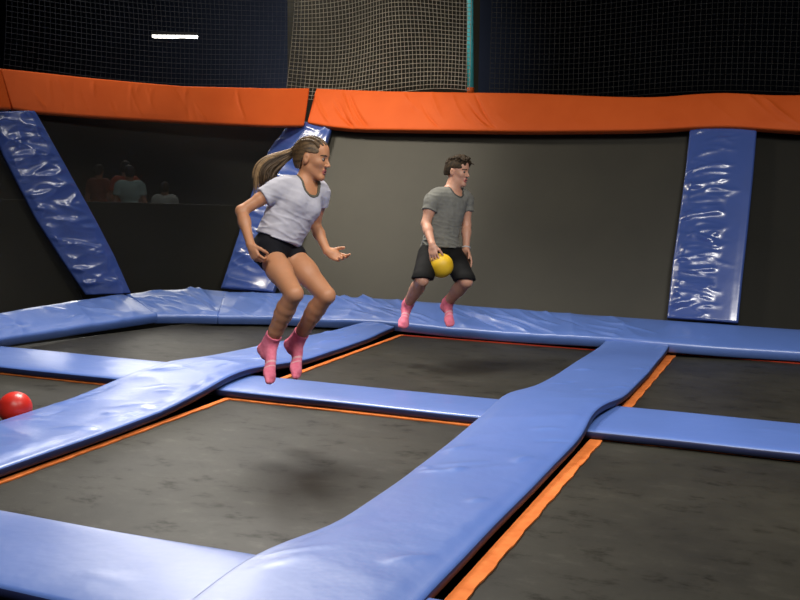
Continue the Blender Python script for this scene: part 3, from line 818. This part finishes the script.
def top_garment(root, J, B_, P, sleeve=.45, sl_r=(1.5, 1.55), t=.012, h=.005, hem=(-.02, 0), neckr=.062, name='shirt', flare=.0, seed=3, low=.03, dispa=.006):
    """T-shirt: inflated torso + two short sleeves, cut at neck and hem"""
    f = Field(B_['lo'], B_['hi'], h); g = B_['g']; TF = B_['TF']
    hp = J['pelvis'] + B_['PF'][2] * hem[0]
    for p, k in B_['tor']:
        f.apply(grow(p, t), k)
    if flare:
        f.apply(ell(lerp(hp, J['waist'], .3), (g['wd'] + t + flare, g['ww'] + t + flare, .15), B_['PF']), .06)
        f.apply(ell(lerp(J['waist'], J['chest'], .45), (g['wd'] * .95 + t, g['ww'] * 1.02 + t, .12), TF), .08)
    for s in 'RL':
        sh_, el = J['sh' + s], J['el' + s]
        f.apply(cap(lerp(sh_, J['neck'], .25), lerp(sh_, el, .12), g['ua'] * 1.15 + t, g['ua'] * 1.2 + t), .04)
        f.apply(cone(lerp(sh_, el, -.05), lerp(sh_, el, sleeve), g['ua'] * sl_r[0], g['ua'] * sl_r[1]), .02)
    # cuts: hem and neckline
    Pz = B_['PF'][2]
    f.apply(((lambda P_: (P_ - hp) @ -Pz), B_['lo'], B_['hi']), .002, 'int')
    nb, ne = J['neck'] + TF[0] * low - TF[2] * (low * .9), lerp(J['neck'], J['headbase'], 1.6)
    f.neck = cap(nb + TF[2] * neckr * .55, ne + TF[0] * .03, neckr, neckr * 1.35)
    def cloth(Q):
        q = (Q - J['waist']) @ TF.T
        n1 = pnoise(q * np.array([1, .8, .45]) + .012 * np.sin(q[:, 2:3] * 25), 60, seed); n2 = pnoise(q * np.array([.6, .6, 1.3]), 75, seed + 4)
        return dispa * n1 - dispa * 1.5 * np.clip(1 - np.abs(n2) * 5, 0, 1) * np.clip(.6 - q[:, 2] * 2.2, .15, 1) + dispa * .4 * pnoise(Q, 130, seed + 1)
    f.disp(cloth)
    f.col = Field(J['neck'] - .15, J['neck'] + .15, .004)
    ax = [f.col.lo[i] + f.col.h * np.arange(f.col.n[i]) for i in range(3)]
    X, Y, Z = np.meshgrid(*ax, indexing='ij'); Q = np.stack([X, Y, Z], -1)
    g_ = (Q - f.lo) / f.h; i0 = np.clip(np.floor(g_).astype(int), 0, f.n - 2); w_ = g_ - i0
    val = 0
    for a in (0, 1):
        for b in (0, 1):
            for c in (0, 1):
                val = val + f.v[i0[..., 0] + a, i0[..., 1] + b, i0[..., 2] + c] * np.abs(1 - a - w_[..., 0]) * np.abs(1 - b - w_[..., 1]) * np.abs(1 - c - w_[..., 2])
    dn = f.neck[0](Q)
    f.col.v = np.maximum(np.maximum(val - .0035, dn - .012), -dn - .001).astype(np.float32)
    f.apply(f.neck, .004, 'sub')
    return f

# garments: thin helpers
def shorts(root, J, B_, mat, frac, t=.010, h=.005, top=.05, legr=None, name='shorts', seed=9, dispa=.003, drape=None):
    f = Field(B_['lo'], B_['hi'], h); g = B_['g']
    for p, k in B_['tor'][1:3] + B_['tor'][-2:]: f.apply(grow(p, t), k)
    for s in 'RL':
        hp, kn = J['hip' + s], J['knee' + s]
        r0 = g['th'] + t; r1 = (legr or g['th'] * .9) + t
        f.apply(cap(lerp(hp, kn, .0), lerp(hp, kn, frac * .5), r0, (r0 + r1) / 2), .04)
        if drape:
            f.apply(cut(cap(hp, lerp(hp, kn, .97), r0, r1), (kn + A_((0, 0, drape)), (0, -.25, -1))), .02)
        else:
            f.apply(cone(lerp(hp, kn, .0), lerp(hp, kn, frac), r0, r1), .02)
    tp = J['pelvis'] + B_['PF'][2] * top; n = B_['PF'][2]
    f.apply(((lambda P_: (P_ - tp) @ n), B_['lo'], B_['hi']), .002, 'int')
    f.disp(lambda Q: dispa * pnoise(Q, 50, seed))
    return f.build(name, mat, root)

def socks(root, J, B_, P, mats, h=.0035, up=.16):
    for s in 'RL':
        pts = np.array([J['ank' + s], J['heel' + s], J['toe' + s], lerp(J['ank' + s], J['knee' + s], up)])
        f = Field(pts.min(0) - .08, pts.max(0) + .08, h)
        for p, k in foot_prims(J['ank' + s], J['heel' + s], J['toe' + s], P['sole'][s], P.get('fs', 1.0), .004): f.apply(p, k)
        a, k_ = J['ank' + s], J['knee' + s]
        g = B_['g']
        f.apply(cone(lerp(a, k_, -.03), lerp(a, k_, up), g['an'] + .005, g['an'] + .006 + up * .03), .015)
        f.disp(lambda Q: .0012 * pnoise(Q, 140, 5))
        heel, toe = J['heel' + s], J['toe' + s]; d = unit(toe - heel); L = np.linalg.norm(toe - heel)
        def pick(C):
            q = (C - heel) @ d / L
            r_ = np.zeros(len(C), int); r_[(np.abs(q - .50) < .022) | (np.abs(q - .60) < .012)] = 1
            return r_
        f.build('sock', mats, root, pick)

# 'int' operation support: reuse Field.apply with an intersection
_old = Field.apply
def _apply(s, prim, k=.01, op='add'):
    if op == 'int':
        fn = prim[0]
        ax = [s.lo[i] + s.h * np.arange(s.n[i]) for i in range(3)]
        X, Y, Z = np.meshgrid(*ax, indexing='ij')
        s.v = np.maximum(s.v, fn(np.stack([X, Y, Z], -1)).astype(np.float32)); return
    return _old(s, prim, k, op)
Field.apply = _apply

# ------------------------------------------------------------------ the jumping girl
M['skin_girl'] = skin_mat('tanned_skin', (.54, .25, .13))
M['skin_man'] = skin_mat('light_skin', (.54, .28, .19))
M['lip'] = mottled('lips', (.40, .10, .09), (.45, .13, .11), 20, .4, 60, 0, 0)
M['brow'] = mottled('brow_hair', (.06, .03, .015), (.09, .05, .025), 60, .8, 60, 0, 0)
M['shirt_girl'] = mottled('pale_grey_cotton', (.46, .45, .52), (.56, .55, .62), 14, .85, 220, .3, .001, .2)
M['collar_girl'] = mottled('olive_grey_rib', (.10, .095, .075), (.14, .13, .10), 40, .85, 220, .3, .001, .2)
M['shorts_girl'] = mottled('black_stretch', (.006, .006, .009), (.010, .010, .014), 12, .8, 200, .2, .001, .15)
M['sock'] = mottled('pink_knit', (.78, .17, .27), (.88, .25, .36), 40, .85, 250, .4, .001, .2)
M['sock_band'] = mottled('pale_pink_print', (.80, .42, .48), (.88, .50, .55), 60, .85, 250, .3, .001, .2)
M['hair_girl'] = mottled('brown_braided_hair', (.028, .016, .008), (.19, .115, .055), 26, .5, 160, .5, .003, .4, (1, 1, 2.4))
M['hair_light'] = mottled('honey_hair_strands', (.30, .18, .085), (.48, .32, .17), 30, .45, 160, .2, .001, .4)
M['hair_mid'] = mottled('brown_hair_strands', (.035, .020, .010), (.085, .050, .024), 30, .45, 160, .2, .001, .4)

GJ = dict(pelvis=(-.062, .099, 1.173), waist=(-.022, .118, 1.285), chest=(.055, .135, 1.420), neck=(.105, .155, 1.545), headbase=(.115, .162, 1.600), head=(.147, .162, 1.686),
  shR=(-.040, .055, 1.520), elR=(-.240, -.036, 1.385), wrR=(-.172, -.165, 1.205),
  shL=(.190, .250, 1.500), elL=(.150, .300, 1.295), wrL=(.229, .216, 1.144),
  hipR=(-.105, .035, 1.155), kneeR=(.080, -.253, .939), ankR=(-.072, -.088, .640), heelR=(-.118, -.066, .604), toeR=(-.050, -.222, .418),
  hipL=(-.010, .186, 1.150), kneeL=(.243, -.036, .906), ankL=(.060, .131, .622), heelL=(.010, .155, .598), toeL=(.074, .018, .400))
GP = dict(loc=(-2.852, 5.178, 0), rz=.3917, h=.0038, fem=True, bust=True,
  label='girl with a long brown ponytail jumping in pale T-shirt, black shorts and pink socks',
  g=dict(cd=.088, cw=.125, ch=.135, wd=.082, ww=.108, pd=.095, pw=.128, sr=.042, nr=.042, ua=.036, ea=.034, fa=.033, wr=.023, th=.079, kn=.053, cf=.055, an=.037),
  hf=(.95, -.30, -.12), hup=(.10, .05, 1), hs=1.03, skin=M['skin_girl'], lip=M['lip'], brow=M['brow'], fs=.95,
  sole=dict(R=(-.75, .25, -.6), L=(-.75, .25, -.6)),
  hand=dict(R=dict(dirn=(.38, -.28, -.80), palm_n=(.6, .7, .0), thumb=(.5, -.6, .5), s=.92, curls=(1.0, 1.05, 1.1, 1.15), spread=.02, tcurl=.9),
            L=dict(dirn=(.85, -.20, -.42), palm_n=(-.1, -.75, .65), thumb=(.3, -.5, .7), s=.92, curls=(.45, .6, .7, .75), spread=.03, tcurl=.9)))
girl, J, B_ = person(GJ, GP)
f = top_garment(girl, J, B_, GP, sleeve=.42, sl_r=(1.35, 1.62), hem=(.045, 0), neckr=.058, flare=.006, seed=3, low=.055)
shirt = f.build('shirt', [M['shirt_girl'], M['shirt_girl']], girl)
f.col.build('collar', M['collar_girl'], shirt)
shorts(girl, J, B_, M['shorts_girl'], .27, t=.006, top=.07)
socks(girl, J, B_, GP, [M['sock'], M['sock_band']])

def hair_cap(J, B_, t, hairline, h=.0035, low=-.066, prims=(), dispf=None):
    HT, HF, hs = B_['HT'], B_['HF'], B_['hs']; c = J['head']
    f = Field(c - .17, c + .17, h)
    f.apply(ell(HT(-.014, 0, .028), ((.094 + t) * hs, (.073 + t * .8) * hs, (.086 + t) * hs), HF), .01)
    f.apply(ell(HT(-.030, 0, -.010), ((.078 + t) * hs, (.066 + t * .6) * hs, (.070 + t) * hs), HF), .02)
    def region(P_):
        q = ((P_ - c) @ HF.T) / hs
        return hs * np.maximum(hairline(q), low - q[..., 2])
    f.apply((region, 0, 0), .002, 'int')
    for p, k in prims: f.apply(p, k)
    if dispf: f.disp(dispf)
    return f
# braids running back from the forehead
HT = B_['HT']; pr = []
for y0 in (-.055, -.034, -.012, .012, .034, .055):
    prev = None
    for i in range(15):
        a = -.25 + i * (2.35 / 14)
        rx, rz = .094 + .012, .086 + .012
        yy = y0 * (1 - .35 * max(0, i - 8) / 6)
        k = math.sqrt(max(0, 1 - (yy / .08) ** 2))
        x = -.014 + rx * k * math.cos(a + .9); z = .028 + rz * k * math.sin(a + .9)
        p = HT(x, yy, z)
        if i % 1 == 0: pr.append((ell(p, (.0085, .0085, .0085)), .006))
        if prev is not None: pr.append((cap(prev, p, .0055), .004))
        prev = p
pr.append((cap(HT(-.098, 0, .030), HT(-.125, 0, .034), .024, .020), .02))
hair = hair_cap(J, B_, .008, lambda q: np.maximum((q[..., 0] - q[..., 2] * .95 - .018) * .72, np.where(q[..., 2] < .030, (q[..., 0] + .030 + .3 * (-q[..., 2])) * .6, -1)), prims=pr,
                dispf=lambda Q: .0012 * pnoise(Q, 260, 8)).build('hair', M['hair_girl'], girl)
# ponytail: many tapering strands swinging back and down
r = random.Random(5)
def bez(P_, t):
    P_ = [A_(p) for p in P_]
    while len(P_) > 1: P_ = [P_[i] * (1 - t) + P_[i + 1] * t for i in range(len(P_) - 1)]
    return P_[0]
HF = B_['HF']; root_pt = HT(-.112, 0, .032)
V = []; F = []; MI = []
for s in range(300):
    up_ = r.random()          # 0 = outer (top) strand, 1 = inner (bottom)
    sp = r.uniform(-1, 1)
    a = root_pt + A_((r.uniform(-.008, .008), r.uniform(-.018, .018), r.uniform(-.018, .018)))
    ex = -.190 + .115 * up_ + r.uniform(-.012, .012); ez = 1.47 + .09 * up_ + r.uniform(-.05, .04) * (1 - up_ * .3)
    c1 = (-.06 + .03 * up_, .185 + sp * .03, 1.715 - .075 * up_)
    c2 = (-.225 + .13 * up_ + r.uniform(-.015, .015), .19 + sp * .055, 1.715 - .12 * up_)
    c3 = (-.215 + .125 * up_ + r.uniform(-.012, .012), .175 + sp * .06, 1.60 - .02 * up_)
    ex += .03 * up_
    e = (ex, .165 + sp * .05, ez)
    m = MB(); n = 12
    ln = r.uniform(.8, 1.0)
    pts = [bez([a, c1, c2, c3, e], ln * i / n) for i in range(n + 1)]
    m.tube(pts, [(.0036 * (1 - (i / n) ** 2.2) + .0008) for i in range(n + 1)], 5)
    b0 = len(V); V += m.v; F += [tuple(k + b0 for k in q) for q in m.f]
    MI += [(0 if up_ < .20 + .18 * r.random() else 1) if r.random() < .85 else 2] * len(m.f)
mesh_obj('ponytail', V, F, [M['hair_light'], M['hair_mid'], M['hair_girl']], hair, True, MI)
MB().tube([root_pt + HF[1] * .021 * math.cos(a) + HF[2] * .021 * math.sin(a) for a in np.linspace(0, 6.283, 17)], .006, 8, close=False).build('hair_tie', M['shorts_girl'], hair, True)

# ------------------------------------------------------------------ the jumping man
M['collar_man'] = mottled('dark_grey_rib', (.07, .07, .065), (.09, .09, .08), 40, .85, 220, .3, .001, .2)
M['shirt_man'] = mottled('charcoal_jersey', (.15, .15, .135), (.20, .20, .18), 22, .8, 220, .3, .001, .25)
M['shorts_man'] = mottled('black_sport_cloth', (.0045, .0045, .005), (.008, .008, .0085), 12, .8, 200, .2, .001, .15)
M['hair_man'] = mottled('dark_curly_hair', (.012, .008, .005), (.060, .037, .018), 45, .7, 200, .6, .003, .2)
MJ = dict(pelvis=(.019, .029, .960), waist=(.015, .046, 1.094), chest=(.065, .076, 1.315), neck=(.108, .094, 1.475), headbase=(.125, .103, 1.540), head=(.150, .113, 1.630),
  shR=(-.060, -.025, 1.405), elR=(-.115, -.095, 1.205), wrR=(-.066, -.285, 1.045),
  shL=(.228, .200, 1.410), elL=(.238, .178, 1.185), wrL=(.231, .051, .985),
  hipR=(-.075, -.044, .935), kneeR=(-.150, -.418, .765), ankR=(-.258, -.124, .530), heelR=(-.272, -.078, .492), toeR=(-.296, -.262, .352),
  hipL=(.118, .094, .925), kneeL=(.215, -.251, .742), ankL=(.082, .035, .535), heelL=(.058, .078, .502), toeL=(.108, -.105, .345))
MP = dict(loc=(-2.958, 8.035, 0), rz=.3917, h=.0042,
  label='man in dark grey T-shirt, black shorts and pink socks jumping with a yellow ball',
  g=dict(cd=.108, cw=.158, ch=.165, wd=.095, ww=.132, pd=.105, pw=.145, sr=.048, nr=.054, ua=.046, ea=.039, fa=.039, wr=.027, th=.085, kn=.056, cf=.058, an=.038),
  hf=(.84, -.50, -.06), hup=(.08, .0, 1), hs=1.03, skin=M['skin_man'], lip=M['lip'], brow=M['brow'], fs=1.05,
  sole=dict(R=(-.25, .6, -.6), L=(-.35, .6, -.6)),
  hand=dict(R=dict(dirn=(.10, -.38, -.80), palm_n=(.35, .75, -.45), thumb=(.8, -.2, .2), s=1.0, curls=(.42, .42, .42, .42), spread=.16, tcurl=.4),
            L=dict(dirn=(.32, -.30, -.85), palm_n=(-.7, -.3, -.2), thumb=(.3, -.9, 0), s=1.0, curls=(.25, .3, .35, .4), spread=.05, tcurl=.4)))
man, J, B_ = person(MJ, MP)
f = top_garment(man, J, B_, MP, sleeve=.50, sl_r=(1.25, 1.42), hem=(.035, 0), neckr=.066, flare=.012, seed=13, t=.012, low=.045, dispa=.007)
shirt = f.build('shirt', M['shirt_man'], man)
f.col.build('collar', M['collar_man'], shirt)
shorts(man, J, B_, M['shorts_man'], .5, t=.014, top=.06, legr=.072, seed=19, dispa=.005, drape=.012)
socks(man, J, B_, MP, [M['sock'], M['sock_band']], up=.13)
HT, HF, hs = B_['HT'], B_['HF'], B_['hs']; pr = []
r2 = np.random.RandomState(11)
for i in range(240):
    x = r2.uniform(-.105, .078); y = r2.uniform(-.058, .058)
    k = math.sqrt(max(0, 1 - ((x + .014) / .104) ** 2 - (y / .083) ** 2))
    z = .028 + .096 * k
    if z < .040: continue
    ht = .008 + .024 * max(0, (x + .05) / .14)
    p0 = HT(x, y, z - .006); p1 = HT(x + r2.uniform(0, .03), y + r2.uniform(-.012, .012), z + ht * r2.uniform(.5, 1.1))
    p2 = p1 + HF[0] * r2.uniform(.003, .020) + HF[1] * r2.uniform(-.012, .012) - HF[2] * r2.uniform(-.004, .008)
    pr += [(cap(p0, p1, .009, .0065), .004), (cap(p1, p2, .0065, .004), .003)]
hair_cap(J, B_, .010, lambda q: np.maximum((q[..., 0] - q[..., 2] * .95 - .030) * .72, np.where(q[..., 2] < .028, (q[..., 0] + .030 + .3 * (-q[..., 2])) * .6, -1)), prims=pr, low=-.034,
         dispf=lambda Q: .002 * pnoise(Q, 230, 8)).build('hair', M['hair_man'], man)

# pale band on the wrist of the free hand
M['band'] = mottled('pale_band', (.55, .55, .58), (.65, .65, .68), 10, .5, 60, 0, 0)
ax_ = unit(J['wrL'] - J['elL']); a1 = unit(np.cross(ax_, (1, 0, 0))); a2 = np.cross(ax_, a1); cw = J['wrL'] - ax_ * .012
MB().tube([cw + (a1 * math.cos(a) + a2 * math.sin(a)) * .031 for a in np.linspace(0, 2 * math.pi, 29)], .0055, 8, close=False).build('wristband', M['band'], man, True)
# ------------------------------------------------------------------ balls
def ball(loc, rad, mat, label):
    root = empty('dodgeball', loc)
    vs = []; fs = []; n, m_ = 32, 48
    for i in range(n + 1):
        for j in range(m_):
            a, b = math.pi * i / n, 2 * math.pi * j / m_
            d = np.array((math.sin(a) * math.cos(b), math.sin(a) * math.sin(b), math.cos(a)))
            vs.append(d * (rad - .0012 * math.exp(-(d[0] / .02) ** 2)))
    for i in range(n):
        for j in range(m_): fs.append((i * m_ + j, (i + 1) * m_ + j, (i + 1) * m_ + (j + 1) % m_, i * m_ + (j + 1) % m_))
    mesh_obj('shell', vs, fs, mat, root)
    v = MB(); v.tube([(0, 0, rad - .002), (0, 0, rad + .0006)], .006, 16); v.build('valve', mat, root)
    tag(root, label, 'ball', 'rubber dodgeballs'); root.rotation_euler = (2.6, .4, .5)
    return root
M['yellow'] = mottled('yellow_rubber', (.72, .44, .015), (.78, .50, .02), 5, .5, 400, .15, .0008)
M['red'] = mottled('red_rubber', (.62, .022, .014), (.70, .032, .02), 5, .38, 400, .15, .0008)
c39, s39 = math.cos(.3917), math.sin(.3917)
def loc_man(p): return (-2.958 + p[0] * c39 - p[1] * s39, 8.035 + p[0] * s39 + p[1] * c39, p[2])
ball(loc_man((.010, -.270, .872)), .100, M['yellow'], 'yellow rubber ball held under the right hand of the man')
ball((-4.565, 4.84, .136), .102, M['red'], 'red rubber ball lying on the trampoline at the left edge')

# ------------------------------------------------------------------ people of the neighbouring court, behind the see-through corner bed
def bystander(loc, rz, H, shirt_c, hair_c, label, pants=(.03, .03, .05)):
    k = H / 1.75
    SJ = dict(pelvis=(0, 0, .95), waist=(0, .01, 1.08), chest=(0, .01, 1.30), neck=(0, 0, 1.47), headbase=(.0, 0, 1.53), head=(.012, 0, 1.635),
        shR=(0, -.17, 1.43), elR=(-.03, -.23, 1.15), wrR=(.08, -.20, .93), shL=(0, .17, 1.43), elL=(-.03, .24, 1.15), wrL=(.10, .19, .95),
        hipR=(0, -.09, .92), kneeR=(.02, -.10, .50), ankR=(-.02, -.11, .09), heelR=(-.06, -.11, .04), toeR=(.16, -.13, .03),
        hipL=(0, .09, .92), kneeL=(.02, .10, .50), ankL=(-.02, .11, .09), heelL=(-.06, .11, .04), toeL=(.16, .13, .03))
    SJ = {a: tuple(np.array(v) * k) for a, v in SJ.items()}
    g = dict(cd=.11, cw=.155, ch=.16, wd=.10, ww=.135, pd=.11, pw=.15, sr=.055, nr=.05, ua=.046, ea=.04, fa=.038, wr=.027, th=.085, kn=.056, cf=.055, an=.038)
    g = {a: v * k for a, v in g.items()}
    Pp = dict(loc=loc, rz=rz, h=.012, label=label, g=g, hf=(1, 0, 0), hs=k, skin=M['skin_man'], lip=M['lip'], brow=M['brow'], eyes=False, fs=k,
        sole=dict(R=(0, 0, -1), L=(0, 0, -1)),
        hand=dict(R=dict(dirn=(.1, 0, -1), palm_n=(0, 1, 0), thumb=(1, 0, 0), s=k * 1.1, curls=.3), L=dict(dirn=(.1, 0, -1), palm_n=(0, -1, 0), thumb=(1, 0, 0), s=k * 1.1, curls=.3)))
    ro, J_, Bb = person(SJ, Pp)
    sm = mottled('bystander_shirt', shirt_c, tuple(min(1, c * 1.1) for c in shirt_c), 8, .85, 60, 0, 0)
    pm = mottled('bystander_trousers', pants, tuple(c * 1.2 for c in pants), 8, .85, 60, 0, 0)
    hm = mottled('bystander_hair', hair_c, tuple(c * 1.3 for c in hair_c), 30, .7, 60, 0, 0)
    top_garment(ro, J_, Bb, Pp, h=.012, t=.018, hem=(-.02, 0), seed=2, sleeve=.6).build('shirt', sm, ro)
    shorts(ro, J_, Bb, pm, .95, t=.02, h=.012, top=.02, name='trousers')
    hair_cap(J_, Bb, .012, lambda q: (q[..., 0] - q[..., 2] * .95 - .02) * .72, h=.008).build('hair', hm, ro)
    return ro
struct('trim_4', MB().box((-15.5, 13.1, -.2), (-3.0, 17.0, -.1)).build('trim_4', M['concrete']))
bystander((-10.675, 14.088, -.08), 2.3, 1.78, (.42, .60, .62), (.02, .015, .01), 'person in pale teal shirt seen dimly through the corner wall bed')
bystander((-11.15, 14.6, -.08), 1.9, 1.86, (.55, .09, .03), (.02, .015, .01), 'person in orange shirt left of the pale teal shirt, behind the corner bed')
bystander((-9.92, 14.0, -.08), 2.0, 1.52, (.55, .62, .62), (.03, .02, .012), 'small person in whitish shirt, rightmost behind the corner bed')
bystander((-12.2, 15.2, -.08), 1.6, 1.80, (.30, .07, .03), (.02, .015, .01), 'dim person in dark red shirt, leftmost behind the corner bed')

# ================================================================== CAMERA
cd = bpy.data.cameras.new('camera'); cam = bpy.data.objects.new('camera', cd); COL.objects.link(cam)
Rm = Matrix(((0.9241947, -0.0572746, 0.3776026, 0), (0.3817369, 0.1077845, -0.9179649, 0), (0.0118763, 0.9925231, 0.1214777, 1.6), (0, 0, 0, 1)))
cam.matrix_world = Rm
cd.sensor_width = 36; cd.lens = 1022 * 36 / 800; cd.clip_end = 200
scene.camera = cam
vs_ = scene.view_settings
vs_.view_transform = 'Standard'; vs_.look = 'None'; vs_.gamma = 1; vs_.use_curve_mapping = False; vs_.exposure = -0.18
